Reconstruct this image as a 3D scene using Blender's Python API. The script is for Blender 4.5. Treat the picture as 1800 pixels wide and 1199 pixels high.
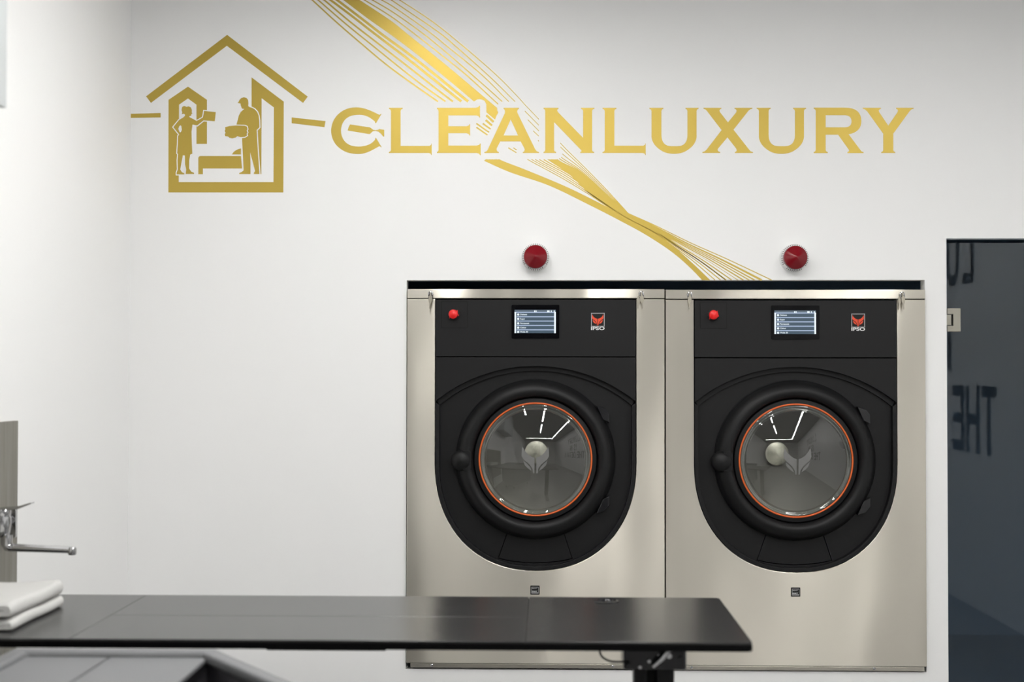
import bpy, bmesh, math, random
import numpy as np
from mathutils import Vector, Matrix, Euler
from mathutils.geometry import tessellate_polygon

for o in list(bpy.data.objects):
    bpy.data.objects.remove(o)
random.seed(7)
SC = bpy.context.scene
COL = SC.collection
R = math.radians

# ------------------------------------------------------------------ camera
CAM_H, CAM_D, FPX = 1.25, 4.35, 2500.0
cam = bpy.data.cameras.new('camera')
cam.lens = 50.0; cam.sensor_width = 36.0
cam.clip_start = 0.05
cam_o = bpy.data.objects.new('camera', cam); COL.objects.link(cam_o)
ROT = Matrix.Rotation(R(1.42), 3, 'Z') @ Matrix.Rotation(R(90 + 1.16), 3, 'X') @ Matrix.Rotation(R(0.07), 3, 'Z')
CPOS = Vector((0, -CAM_D, CAM_H))
cam_o.location = CPOS
cam_o.rotation_euler = ROT.to_euler()
cam.dof.use_dof = True
cam.dof.focus_distance = 4.33
cam.dof.aperture_fstop = 3.0
SC.camera = cam_o

# ------------------------------------------------------------------ world, exposure
w = bpy.data.worlds.new('world'); SC.world = w; w.use_nodes = True
w.node_tree.nodes['Background'].inputs['Color'].default_value = (0.02, 0.022, 0.026, 1)
w.node_tree.nodes['Background'].inputs['Strength'].default_value = 1.0
SC.view_settings.view_transform = 'Standard'
SC.view_settings.look = 'None'
SC.view_settings.gamma = 1.0
SC.view_settings.use_curve_mapping = False
SC.view_settings.exposure = 0.0
LAMP_POWER = 63.0
LAMP_COL = (1.0, 0.99, 0.97)

# ------------------------------------------------------------------ measuring: a photo pixel to a point on a real plane
def ray(px, py):
    return ROT @ Vector(((px - 900) / FPX, -(py - 599.5) / FPX, -1.0))
def at_y(px, py, y=0.0):
    d = ray(px, py); return CPOS + d * ((y - CPOS.y) / d.y)
def at_z(px, py, z):
    d = ray(px, py); return CPOS + d * ((z - CPOS.z) / d.z)

# ------------------------------------------------------------------ materials
MATS = {}
def mat(name, col=(.8, .8, .8), rough=.5, metal=0., spec=.5, emit=None, es=1., coat=0.):
    if name in MATS: return MATS[name]
    m = bpy.data.materials.new(name); m.use_nodes = True
    b = m.node_tree.nodes['Principled BSDF']
    b.inputs['Base Color'].default_value = (*col, 1)
    b.inputs['Roughness'].default_value = rough
    b.inputs['Metallic'].default_value = metal
    b.inputs['Specular IOR Level'].default_value = spec
    b.inputs['Coat Weight'].default_value = coat
    if emit:
        b.inputs['Emission Color'].default_value = (*emit, 1)
        b.inputs['Emission Strength'].default_value = es
    MATS[name] = m
    return m
def noise_bump(m, scale, strength, dist=.001, detail=3., stretch=None, rough_var=None, col_var=None):
    nt = m.node_tree; b = nt.nodes['Principled BSDF']
    tc = nt.nodes.new('ShaderNodeTexCoord'); mp = nt.nodes.new('ShaderNodeMapping')
    nt.links.new(tc.outputs['Object'], mp.inputs[0])
    if stretch: mp.inputs['Scale'].default_value = stretch
    n = nt.nodes.new('ShaderNodeTexNoise'); n.inputs['Scale'].default_value = scale; n.inputs['Detail'].default_value = detail
    nt.links.new(mp.outputs[0], n.inputs['Vector'])
    if strength:
        bp = nt.nodes.new('ShaderNodeBump'); bp.inputs['Strength'].default_value = strength; bp.inputs['Distance'].default_value = dist
        nt.links.new(n.outputs['Fac'], bp.inputs['Height']); nt.links.new(bp.outputs[0], b.inputs['Normal'])
    if rough_var:
        mr = nt.nodes.new('ShaderNodeMapRange'); mr.inputs['To Min'].default_value, mr.inputs['To Max'].default_value = rough_var
        nt.links.new(n.outputs['Fac'], mr.inputs['Value']); nt.links.new(mr.outputs[0], b.inputs['Roughness'])
    if col_var:
        rp = nt.nodes.new('ShaderNodeValToRGB')
        rp.color_ramp.elements[0].color = (*col_var[0], 1); rp.color_ramp.elements[1].color = (*col_var[1], 1)
        rp.color_ramp.elements[0].position = .3; rp.color_ramp.elements[1].position = .7
        nt.links.new(n.outputs['Fac'], rp.inputs[0]); nt.links.new(rp.outputs[0], b.inputs['Base Color'])
    return m

WHITE = noise_bump(mat('white_wall_paint', (.86, .86, .855), .62, spec=.25), 140, .05, .0006)
FARWALL = mat('grey_far_wall_paint', (.70, .70, .69), .7)
CEIL = mat('ceiling_paint', (.38, .38, .375), .8)
FLOOR = noise_bump(mat('grey_floor', (.22, .22, .22), .35), 6, 0, col_var=((.19, .19, .19), (.26, .255, .25)))
DARKROOM = mat('unlit_utility_tone', (.25, .31, .37), .8)  # grey-blue tone stands in for the darkness of the unlit back room
GOLD = noise_bump(mat('gold_vinyl', (.53, .385, .075), .45, metal=.65), 900, .12, .0003)
STEEL = mat('brushed_steel', (.68, .642, .562), .30, metal=1.)
def steel_nodes(m):
    nt = m.node_tree; b = nt.nodes['Principled BSDF']
    b.inputs['Anisotropic'].default_value = .97
    tg = nt.nodes.new('ShaderNodeTangent'); tg.direction_type = 'RADIAL'; tg.axis = 'X'
    nt.links.new(tg.outputs[0], b.inputs['Tangent'])
    noise_bump(m, 2.3, .35, .035, detail=1.0, stretch=(1.6, 1, .55))
steel_nodes(STEEL)
STEEL2 = mat('steel_edge', (.60, .57, .50), .32, metal=1.)
BLACK = noise_bump(mat('black_moulded_plastic', (.0075, .0075, .008), .48, spec=.26), 700, .15, .0002)
BLACKG = mat('black_gap', (.006, .006, .006), .7, spec=.2)
GLASSBLK = mat('black_screen_glass', (.002, .002, .003), .08, spec=.35)
RED = mat('red_button', (.75, .012, .012), .35)
LENS = mat('red_lens', (.20, .002, .008), .2, spec=.5)
BASEGREY = mat('beacon_base_plastic', (.86, .87, .86), .35)
DARKRIB = mat('beacon_slot', (.10, .09, .09), .6)
ORANGE = mat('orange_gasket', (.70, .125, .02), .45)
CHROME = noise_bump(mat('chrome', (.60, .60, .61), .11, metal=1.), 20, 0)
NICKEL = mat('satin_nickel', (.36, .345, .295), .40, metal=.8)
KEYM = mat('key_metal', (.42, .39, .32), .35, metal=.9)
TABLE = noise_bump(mat('black_table_laminate', (.028, .028, .028), .24, spec=.5), 500, .03, .0002)
TEDGE = mat('black_table_edge', (.002, .002, .0023), .55, spec=.06)
LEGM = mat('black_leg_paint', (.004, .004, .0045), .4, spec=.25)
LEGG = mat('black_gloss_bracket', (.01, .01, .012), .12, spec=.6)
CARTG = mat('grey_cart_plastic', (.185, .188, .195), .42)
CARTD = mat('dark_cart_inner', (.085, .08, .092), .6)
TOWEL = noise_bump(mat('white_terry', (.71, .705, .685), .95, spec=.1), 420, .9, .004, detail=4)
HUB = mat('drum_hub_steel', (.97, .95, .84), .24, metal=1.)
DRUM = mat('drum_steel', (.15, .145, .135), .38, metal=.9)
GREYETCH = mat('etched_grey', (.16, .16, .155), .5)
WHITEP = mat('white_print', (.75, .76, .76), .5)
GREYP = mat('grey_print', (.34, .33, .34), .5)
ORANGEP = mat('orange_red_print', (.78, .07, .02), .45)
BLACKT = mat('black_wall_text', (.05, .05, .052), .6)
CABW = mat('white_cabinet_lacquer', (.44, .465, .47), .45)
PANEL = noise_bump(mat('grey_backsplash', (.22, .21, .18), .55), 14, 0, stretch=(1, 6, .25), detail=5,
                   col_var=((.17, .16, .135), (.245, .235, .205)))
LAMPH = mat('lamp_housing', (.75, .75, .75), .4)
LAMPE = mat('lamp_diffuser', (1, 1, 1), .5, emit=LAMP_COL, es=LAMP_POWER)
UI_BG = mat('ui_slate', (.0, .0, .0), .3, emit=(.052, .088, .125), es=1.)
UI_LN = mat('ui_line', (.0, .0, .0), .3, emit=(.36, .45, .62), es=1.)
UI_WH = mat('ui_white', (.0, .0, .0), .3, emit=(.86, .95, 1.0), es=1.)
UI_TOP = mat('ui_bar', (.0, .0, .0), .3, emit=(.10, .14, .18), es=1.)

def glass_mat(name, tint, boost, haze=0., hazecol=(.3, .3, .3), rough=0.):
    m = bpy.data.materials.new(name); m.use_nodes = True
    nt = m.node_tree; nt.nodes.clear()
    out = nt.nodes.new('ShaderNodeOutputMaterial')
    tr = nt.nodes.new('ShaderNodeBsdfTransparent'); tr.inputs[0].default_value = (*tint, 1)
    gl = nt.nodes.new('ShaderNodeBsdfGlossy'); gl.inputs['Roughness'].default_value = rough
    gl.inputs[0].default_value = (1, 1, 1, 1)
    fr = nt.nodes.new('ShaderNodeFresnel'); fr.inputs['IOR'].default_value = 1.5
    mu = nt.nodes.new('ShaderNodeMath'); mu.operation = 'MULTIPLY'; mu.inputs[1].default_value = boost; mu.use_clamp = True
    nt.links.new(fr.outputs[0], mu.inputs[0])
    mx = nt.nodes.new('ShaderNodeMixShader')
    nt.links.new(mu.outputs[0], mx.inputs[0])
    if haze:
        df = nt.nodes.new('ShaderNodeBsdfDiffuse'); df.inputs[0].default_value = (*hazecol, 1)
        m2 = nt.nodes.new('ShaderNodeMixShader'); m2.inputs[0].default_value = haze
        nt.links.new(tr.outputs[0], m2.inputs[1]); nt.links.new(df.outputs[0], m2.inputs[2])
        nt.links.new(m2.outputs[0], mx.inputs[1])
    else:
        nt.links.new(tr.outputs[0], mx.inputs[1])
    nt.links.new(gl.outputs[0], mx.inputs[2]); nt.links.new(mx.outputs[0], out.inputs[0])
    return m
BOWL = glass_mat('door_bowl_glass', (.90, .91, .88), 2.0, haze=.012, hazecol=(.5, .5, .47))
RIMG = glass_mat('glass_rim_edge', (.62, .65, .60), 3.0, haze=.10, hazecol=(.5, .52, .47))
PANE = glass_mat('smoked_door_glass', (.78, .86, .93), .85)

# ------------------------------------------------------------------ object helpers
def empty(name, loc=(0, 0, 0), label=None, cat=None, group=None, kind=None):
    o = bpy.data.objects.new(name, None); COL.objects.link(o)
    o.empty_display_size = .05
    o.location = loc; tag(o, label, cat, group, kind); return o
def tag(o, label=None, cat=None, group=None, kind=None):
    if label: o['label'] = label
    if cat: o['category'] = cat
    if group: o['group'] = group
    if kind: o['kind'] = kind
    return o
class MB:
    def __init__(s): s.v = []; s.f = []; s.m = []; s.mats = []
    def slot(s, m):
        if m not in s.mats: s.mats.append(m)
        return s.mats.index(m)
    def add(s, vs, fs, m):
        b = len(s.v); k = s.slot(m)
        s.v += [tuple(v) for v in vs]
        for f in fs: s.f.append(tuple(b + i for i in f)); s.m.append(k)
        return s
    def box(s, a, b, m):
        x0, y0, z0 = a; x1, y1, z1 = b
        vs = [(x0,y0,z0),(x1,y0,z0),(x1,y1,z0),(x0,y1,z0),(x0,y0,z1),(x1,y0,z1),(x1,y1,z1),(x0,y1,z1)]
        return s.add(vs, [(0,3,2,1),(4,5,6,7),(0,1,5,4),(1,2,6,5),(2,3,7,6),(3,0,4,7)], m)
    def prism(s, loops, y0, y1, m, yf=None):
        """loops: outer then holes, as (x,z); extruded from y0 (front) to y1"""
        loops = [list(l) for l in loops]
        fl = [p for l in loops for p in l]; n = len(fl)
        tris = tessellate_polygon([[Vector((p[0], p[1], 0)) for p in l] for l in loops])
        off = (lambda x, z: 0.) if yf is None else yf
        vs = [(x, y0 + off(x, z), z) for x, z in fl] + [(x, y1 + off(x, z), z) for x, z in fl]
        fs = []
        for t in tris:
            a, b, c = [fl[i] for i in t]
            cr = (b[0]-a[0])*(c[1]-a[1]) - (b[1]-a[1])*(c[0]-a[0])
            if abs(cr) < 1e-14: continue
            t = tuple(t) if cr > 0 else (t[0], t[2], t[1])   # CCW seen from -y
            fs.append(t); fs.append((t[0]+n, t[2]+n, t[1]+n))
        b0 = 0
        for li, l in enumerate(loops):
            k = len(l)
            ar = sum(l[i][0]*l[(i+1)%k][1] - l[(i+1)%k][0]*l[i][1] for i in range(k))
            ccw = ar > 0
            for i in range(k):
                a, b = b0+i, b0+(i+1) % k
                q = (a, a+n, b+n, b) if (ccw == (li == 0)) else (a, b, b+n, a+n)
                fs.append(q)
            b0 += k
        return s.add(vs, fs, m)
    def lathe(s, prof, m, c=(0, 0, 0), axis='Y', n=72):
        """prof: (r, t) along the axis"""
        vs, fs = [], []
        for r, t in prof:
            for k in range(n):
                a = 2*math.pi*k/n; p, q = r*math.cos(a), r*math.sin(a)
                if axis == 'Y': vs.append((c[0]+p, c[1]+t, c[2]+q))
                elif axis == 'Z': vs.append((c[0]+p, c[1]+q, c[2]+t))
                else: vs.append((c[0]+t, c[1]+p, c[2]+q))
        for i in range(len(prof)-1):
            for k in range(n):
                k2 = (k+1) % n
                fs.append((i*n+k, i*n+k2, (i+1)*n+k2, (i+1)*n+k))
        return s.add(vs, fs, m)
    def tube(s, pts, r, m, n=12, cap=True):
        pts = [Vector(p) for p in pts]; rs = r if isinstance(r, (list, tuple)) else [r]*len(pts)
        vs, fs = [], []; up = None
        for i, p in enumerate(pts):
            d = (pts[min(i+1, len(pts)-1)] - pts[max(i-1, 0)]).normalized()
            if up is None:
                up = Vector((0, 0, 1)) if abs(d.z) < .9 else Vector((1, 0, 0))
            u = (up - d*up.dot(d)).normalized(); v = d.cross(u); up = u
            for k in range(n):
                a = 2*math.pi*k/n
                vs.append(p + (u*math.cos(a) + v*math.sin(a))*rs[i])
        for i in range(len(pts)-1):
            for k in range(n):
                k2 = (k+1) % n; fs.append((i*n+k, i*n+k2, (i+1)*n+k2, (i+1)*n+k))
        if cap:
            fs.append(tuple(range(n-1, -1, -1))); fs.append(tuple((len(pts)-1)*n+k for k in range(n)))
        return s.add(vs, fs, m)
    def build(s, name, parent=None, bevel=0., smooth=False, seg=2, loc=None, recalc=True):
        me = bpy.data.meshes.new(name)
        me.from_pydata(s.v, [], s.f)
        for m in s.mats: me.materials.append(m)
        for p, k in zip(me.polygons, s.m):
            p.material_index = k
        bm = bmesh.new(); bm.from_mesh(me)
        bmesh.ops.remove_doubles(bm, verts=bm.verts, dist=1e-6)
        if recalc: bmesh.ops.recalc_face_normals(bm, faces=bm.faces)
        bm.to_mesh(me); bm.free()
        if smooth:
            for p in me.polygons: p.use_smooth = True
            if smooth != 'all': me.set_sharp_from_angle(angle=R(smooth if smooth is not True else 35))
        o = bpy.data.objects.new(name, me); COL.objects.link(o)
        if parent: o.parent = parent
        if loc: o.location = loc
        if bevel:
            b = o.modifiers.new('bevel', 'BEVEL'); b.width = bevel; b.segments = seg; b.limit_method = 'ANGLE'
            b.angle_limit = R(40); b.harden_normals = False
        return o
def one(name, fn, parent=None, **k):
    m = MB(); fn(m); return m.build(name, parent, **k)
def copy_tree(o, parent=None):
    c = o.copy(); COL.objects.link(c)
    if parent: c.parent = parent
    for ch in [x for x in bpy.data.objects if x.parent == o]: copy_tree(ch, c)
    return c
def text_tris(body, size, sx=1., bold=0., align='CENTER'):
    cu = bpy.data.curves.new('t', 'FONT'); cu.body = body; cu.size = size; cu.align_x = align; cu.align_y = 'CENTER'
    cu.offset = bold; cu.resolution_u = 4
    ob = bpy.data.objects.new('t', cu); COL.objects.link(ob)
    dg = bpy.context.evaluated_depsgraph_get(); dg.update()
    me = bpy.data.meshes.new_from_object(ob.evaluated_get(dg))
    vs = [(v.co.x*sx, v.co.y) for v in me.vertices]; fs = [tuple(p.vertices) for p in me.polygons]
    bpy.data.objects.remove(ob); bpy.data.curves.remove(cu); bpy.data.meshes.remove(me)
    return vs, fs
def rrect(x0, x1, z0, z1, r, n=5):
    pts = []
    for cx, cz, a0 in ((x1-r, z1-r, 0), (x0+r, z1-r, 90), (x0+r, z0+r, 180), (x1-r, z0+r, 270)):
        for k in range(n+1):
            a = R(a0 + 90*k/n); pts.append((cx + r*math.cos(a), cz + r*math.sin(a)))
    return pts

# ------------------------------------------------------------------ room shell
XL = at_y(228, 500).x
XR = 2.25
YF = -8.2
ZC = 2.52
TH = .05
def wp(px, py):                       # wall plane, (x, z)
    p = at_y(px, py); return (p.x, p.z)
OX0, OX1 = wp(714.0, 830)[0], wp(1627.1, 830)[0]
OZ0, OZ1 = wp(1100, 1178.5)[1] - .0, wp(1100, 492.5)[1]
DX0 = wp(1665.3, 800)[0]; DZ1 = wp(1700, 419)[1]; DX1 = DX0 + .88
def f(m):
    m.prism([[(XL-.1, 0), (DX0, 0), (DX0, DZ1), (DX1, DZ1), (DX1, 0), (XR+.1, 0), (XR+.1, ZC), (XL-.1, ZC)],
             [(OX0, OZ0), (OX0, OZ1), (OX1, OZ1), (OX1, OZ0)]], 0, TH, WHITE)
tag(one('wall_back', f), kind='structure')
tag(one('wall_left', lambda m: m.box((XL-.1, YF, 0), (XL, 0, ZC), WHITE)), kind='structure')
tag(one('wall_right', lambda m: m.box((XR, YF, 0), (XR+.1, 0, ZC), WHITE)), kind='structure')
tag(one('wall_front', lambda m: m.box((XL-.1, YF-.1, 0), (XR+.1, YF, ZC), FARWALL)), kind='structure')
tag(one('floor', lambda m: m.box((XL-.3, YF-.2, -.1), (XR+.3, 2.6, 0), FLOOR)), kind='structure')
tag(one('ceiling', lambda m: m.box((XL-.3, YF-.2, ZC), (XR+.3, 2.6, ZC+.1), CEIL)), kind='structure')
def f(m):
    m.box((XL-.2, 2.4, 0), (XR+.2, 2.5, ZC), DARKROOM)
    m.box((XL-.2, TH, 0), (XL-.1, 2.4, ZC), DARKROOM)
    m.box((XR+.1, TH, 0), (XR+.2, 2.4, ZC), DARKROOM)
    m.box((XL-.1, TH+.001, ZC-.02), (XR+.1, 2.4, ZC-.001), DARKROOM)
    m.box((XL-.1, TH+.001, .001), (XR+.1, 2.4, .01), DARKROOM)
    m.box((XL-.1, TH+.001, OZ1+.02), (OX1, TH+.004, ZC-.03), DARKROOM)
tag(one('wall_utility', f), kind='structure')
# plinth the machines stand on, behind the wall
MZ0 = wp(1100, 1175.5)[1]
tag(one('trim_1', lambda m: m.box((OX0-.05, TH+.01, .01), (OX1+.05, 1.05, OZ0-.02), DARKROOM)), kind='structure')

# glass door in its opening
def door():
    root = empty('door_1', ((DX0+DX1)/2, .02, 0), kind='structure')
    cx = (DX0+DX1)/2
    one('glass_pane', lambda m: m.box((DX0-cx+.003, .012, .008), (DX1-cx-.003, .022, DZ1-.011), PANE), root)
    pz = at_y(1677, 562, .02)
    k = .00174
    def plate(m):
        # nickel plate with a notch cut for the wall leaf
        x0, x1 = pz.x-11.5*k, pz.x+12*k; z0, z1 = pz.z-21*k, pz.z+20*k
        nx = pz.x-1*k; a, b = pz.z-10.5*k, pz.z+9.5*k
        m.prism([[(x-cx, z) for x, z in [(x0, z0), (x1, z0), (x1, z1), (x0, z1), (x0, b), (nx, b), (nx, a), (x0, a)]]], .002, .012, NICKEL)
    h = one('hinge', plate, root, bevel=.0012); h['label'] = 'satin nickel door hinge'
    one('hinge_leaf', lambda m: m.box((DX0-cx+.0005, .004, pz.z-9.8*k), (pz.x-cx-4*k, .0115, pz.z+8.8*k), NICKEL), h, bevel=.001)
    one('hinge_gap', lambda m: m.box((pz.x-cx-4*k+.0003, .009, pz.z-9.5*k), (pz.x-cx-1.1*k, .0118, pz.z+8.5*k), BLACKG), h)
door()

# grey double door added behind the camera to darken reflections in steel and glass
DGREY = mat('added_door_grey', (.085, .085, .088), .5)
d2 = empty('door_added', (-.35, YF, 0), kind='structure')
one('door_frame', lambda m: m.prism([[(-.86, 0), (.86, 0), (.86, 2.12), (-.86, 2.12)], [(-.80, .0005), (-.80, 2.06), (.80, 2.06), (.80, .0005)]], .0005, .04, LAMPH), d2)
for sx in (-1, 1):
    lf = one('door_leaf', lambda m: m.box((min(sx*.003, sx*.797), .001, .01), (max(sx*.003, sx*.797), .03, 2.055), DGREY), d2, bevel=.002)
    one('door_handle', lambda m: m.tube([(sx*.06, .03, 1.02), (sx*.06, .075, 1.02), (sx*.16, .075, 1.02)], .010, CHROME), lf, smooth=True)
# ceiling lamps (real linear fixtures; they light the room)
def lamp(x0, y0, x1, y1, label):
    cx, cy = (x0+x1)/2, (y0+y1)/2
    L = math.hypot(x1-x0, y1-y0)/2; hor = abs(x1-x0) > abs(y1-y0)
    root = empty('linear_ceiling_lamp', (cx, cy, ZC), label, 'lamp', 'linear ceiling lamps')
    def bx(m, hw, z0, z1, mt, d=0):
        if hor: m.box((-L+d, -hw, z0), (L-d, hw, z1), mt)
        else: m.box((-hw, -L+d, z0), (hw, L-d, z1), mt)
    one('housing', lambda m: bx(m, .03, -.05, 0, LAMPH), root)
    one('diffuser', lambda m: bx(m, .024, -.055, -.0502, LAMPE, .01), root)
lamp(-.42, -.55, -.42, -2.3, 'linear ceiling lamp nearest the left wall')
lamp(.25, -.95, .25, -2.9, 'short linear ceiling lamp in the middle row nearer the machines')
lamp(.25, -3.2, .25, -4.6, 'short linear ceiling lamp in the middle row behind the camera')
lamp(1.40, -.95, 1.40, -6.0, 'long linear ceiling lamp nearest the glass door side')
lamp(-.9, -6.3, 1.5, -6.3, 'linear ceiling lamp running crosswise at the far end of the room')

# ------------------------------------------------------------------ wall graphics (vinyl, real size, on the wall)
def decal_origin(px, py):
    p = at_y(px, py); return Vector((p.x, 0, p.z))
def loc_pts(pts, o):
    r = []
    for px, py in pts:
        x, z = wp(px, py); r.append((x-o.x, z-o.z))
    return r
def bez(p0, p1, p2, n=8):          # quadratic, without its first point
    r = []
    for k in range(1, n+1):
        t = k/n; r.append(((1-t)**2*p0[0]+2*t*(1-t)*p1[0]+t*t*p2[0], (1-t)**2*p0[1]+2*t*(1-t)*p1[1]+t*t*p2[1]))
    return r
def crom(pts, n=14):
    P = [np.array(p, float) for p in pts]; P = [2*P[0]-P[1]] + P + [2*P[-1]-P[-2]]
    out = []
    for i in range(1, len(P)-2):
        p0, p1, p2, p3 = P[i-1:i+3]
        t0 = 0; t1 = t0+np.linalg.norm(p1-p0)**.5+1e-9; t2 = t1+np.linalg.norm(p2-p1)**.5+1e-9; t3 = t2+np.linalg.norm(p3-p2)**.5+1e-9
        for k in range(n):
            t = t1+(t2-t1)*k/n
            A1 = (t1-t)/(t1-t0)*p0+(t-t0)/(t1-t0)*p1; A2 = (t2-t)/(t2-t1)*p1+(t-t1)/(t2-t1)*p2; A3 = (t3-t)/(t3-t2)*p2+(t-t2)/(t3-t2)*p3
            B1 = (t2-t)/(t2-t0)*A1+(t-t0)/(t2-t0)*A2; B2 = (t3-t)/(t3-t1)*A2+(t-t1)/(t3-t1)*A3
            out.append((t2-t)/(t2-t1)*B1+(t-t1)/(t2-t1)*B2)
    out.append(P[-2]); return [tuple(p) for p in out]

T, B = 189.6, 269.0
def L_(sl, l, r, sr, tr, tip_u, tip_d, bl, bt):
    return [[(sl, T), (sr, T), (sr, T+1.6), (r+1, T+3), (r, T+5.5), (r, bt), (tr-4, bt), (tr-1.2, bt-1.8), (tr-.6, tip_u), (tr, tip_u),
             (tr, tip_d), (tr-1, tip_d), (tr-1.8, B+1.2), (tr-5, B), (bl, B), (bl, B-1.4), (l-1, B-3), (l, B-5), (l, T+5.5), (l-1, T+3), (sl, T+1.6)]]
def U_(sl, l, r, sr, sl2, l2, r2, sr2, ob, ib):
    c = (l+r2)/2; ci = (r+l2)/2
    o = [(sl, T), (sr, T), (sr, T+1.6), (r+1, T+3), (r, T+5.5), (r, 238)]
    o += bez((r, 238), (r+.5, ib), (ci-5, ib)) + [(ci+5, ib)] + bez((ci+5, ib), (l2-.5, ib), (l2, 238))
    o += [(l2, T+5.5), (l2-1, T+3), (sl2, T+1.6), (sl2, T), (sr2, T), (sr2, T+1.6), (r2+1, T+3), (r2, T+5.5), (r2, 241)]
    o += bez((r2, 241), (r2-1.5, 256), (c+20, ob-4.3)) + bez((c+20, ob-4.3), (c+12, ob), (c, ob)) + bez((c, ob), (c-12, ob), (c-20, ob-4.3))
    o += bez((c-20, ob-4.3), (l+1.5, 256), (l, 241)) + [(l, T+5.5), (l-1, T+3), (sl, T+1.6)]
    return [o]
LETTERS = []
Cout = crom([(666.5, 201.8), (655, 196.2), (645, 192.2), (636, 189.8), (628, 188.9), (615, 190), (603, 194.6), (592, 203.5), (585, 215), (582.1, 229.5),
        (584.5, 243.5), (591, 254.8), (602, 264), (614, 269), (628, 270.7), (638, 270), (647, 267.3), (656, 263), (666.5, 257.2)], 4)
Cin = crom([(659, 246), (654, 251), (646, 255.2), (636, 257.4), (628, 257.6), (617, 255.8), (608, 250.5), (602, 242), (599.4, 229.8), (602, 217.5),
        (608, 209), (617, 203.8), (628, 202), (638, 202.4), (647, 205.3), (654.5, 210), (659, 213.6)], 4)
LETTERS.append([[(670.9, 200), (669.6, 200.2), (668, 201.6)] + Cout + [(668, 257.3), (669.6, 258.9), (670.9, 258.8), (661, 242.3), (660.1, 242.3), (659.6, 244.3)] + Cin + [(659.6, 216), (660.3, 216.8), (661, 216.6)]])
LETTERS.append(L_(683.7, 687.3, 704.2, 708, 758.9, 252.4, 272.6, 683.5, 256.6))
LETTERS.append([[(768, T), (836, T), (841, 188.2), (842.6, 185.7), (843.7, 185.7), (843.7, 206.7), (842.7, 206.7), (841, 204.2), (837.5, 202.9), (788, 202.9), (788, 222),
    (820, 222), (824, 220.6), (825.4, 218), (826.3, 218), (826.3, 238.4), (825.4, 238.4), (824, 235.8), (820, 234.2), (788, 234.2), (788, 256),
    (838, 256), (842.5, 254.6), (844, 252.3), (845, 252.3), (845, 273), (844, 273), (842.2, 270.2), (838, B), (768, B), (768, B-1.4), (770, B-3), (770.9, B-5), (770.9, T+5.5), (770, T+3), (768, T+1.6)]])
LETTERS.append([[(885.1, T), (912.3, T), (912.3, T+1.7), (910, T+3.2), (909, 195.8), (909.6, 198.7), (941, 263), (943.5, 266), (947.6, 267.6), (947.6, B), (918.9, B), (918.9, 267.6), (921.5, 266.2), (922.4, 263.3), (921.9, 261),
    (915.3, 248.7), (879.3, 248.7), (873.2, 260.5), (873, 263.5), (874, 266), (877, 267.6), (877, B), (851.3, B), (851.3, 267.6), (854.5, 266.4), (857, 264), (887.2, 199.5), (887.8, 196.5), (887, T+3.2), (885.1, T+1.7)],
    [(897.7, 210), (885.1, 238.3), (910.7, 238.3)]])
LETTERS.append([[(955.3, T), (981.7, T), (981.7, T+1.7), (979.8, T+3), (979.4, 194.6), (980.6, 197), (1025, 242.5), (1025, T+5), (1024, T+3), (1021.2, T+1.6), (1021.2, T), (1044.9, T), (1044.9, T+1.6), (1041.8, T+3), (1040.8, T+5),
    (1040.8, B-5), (1041.6, B-3), (1044.4, B-1.5), (1044.4, B), (1020, B), (1020, B-1.5), (1022, B-3), (1022, B-4.5), (974, 214.7), (974, B-5), (974.8, B-3), (977.6, B-1.5), (977.6, B), (955.3, B), (955.3, B-1.5), (957.6, B-3), (958.4, B-5), (958.4, T+5), (957.6, T+3), (955.3, T+1.6)]])
LETTERS.append(L_(1059.1, 1063, 1079.9, 1083.6, 1135, 252, 272.6, 1059, 256.2))
LETTERS.append(U_(1141.4, 1145.3, 1162.6, 1166.1, 1204.9, 1208.4, 1224.4, 1228, 270.4, 257.1))
LETTERS.append([[(1236.4, T), (1268, T), (1268, T+1.6), (1265.4, T+3), (1264.6, 194.5), (1265.4, 197), (1279.6, 215.3), (1294, 197.6), (1294.8, 195), (1294, T+3), (1291, T+1.6), (1291, T), (1322.5, T), (1322.5, T+1.6), (1318.5, T+2.8), (1315.5, 195),
    (1289.3, 228.1), (1316.5, 262.8), (1319.5, 266.2), (1323.6, 267.5), (1323.6, B), (1291.8, B), (1291.8, 267.5), (1294.4, 266), (1295, 264), (1294, 261), (1278.7, 241.5), (1262.3, 261), (1261.3, 263.8), (1262.5, 266), (1266, 267.5), (1266, B), (1234.6, B), (1234.6, 267.5), (1238, 266.4), (1241.6, 263.6),
    (1268.4, 228.7), (1242.6, 195), (1240, T+2.8), (1236.4, T+1.6)]])
LETTERS.append(U_(1330, 1334, 1351, 1354.7, 1394, 1397.3, 1413.2, 1416.9, 270.5, 257.1))
Rb = [(1430.3, T-.3), (1485, T-.3)] + bez((1485, T-.3), (1514, T-.3), (1514, 213)) + bez((1514, 213), (1514, 232), (1491.7, 236.2))
LETTERS.append([Rb + [(1512.5, 264), (1514.5, 266.3), (1517.9, 267.6), (1517.9, B+.2), (1489.5, B+.2), (1489.5, 267.6), (1492, 266), (1492.6, 264.4), (1491.6, 262.6), (1473.3, 236.9), (1451.3, 236.9), (1451.3, 264), (1452, 266), (1455, 267.6), (1455, B+.2), (1430.3, B+.2), (1430.3, 267.6), (1433, 266), (1433.9, 264), (1433.9, T+5), (1433, T+3), (1430.3, T+1.5)],
    [(1451.3, 202.6), (1451.3, 224)] + [(1484, 224)] + bez((1484, 224), (1496.8, 224), (1496.8, 213.3)) + bez((1496.8, 213.3), (1496.8, 202.6), (1484, 202.6))])
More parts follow.
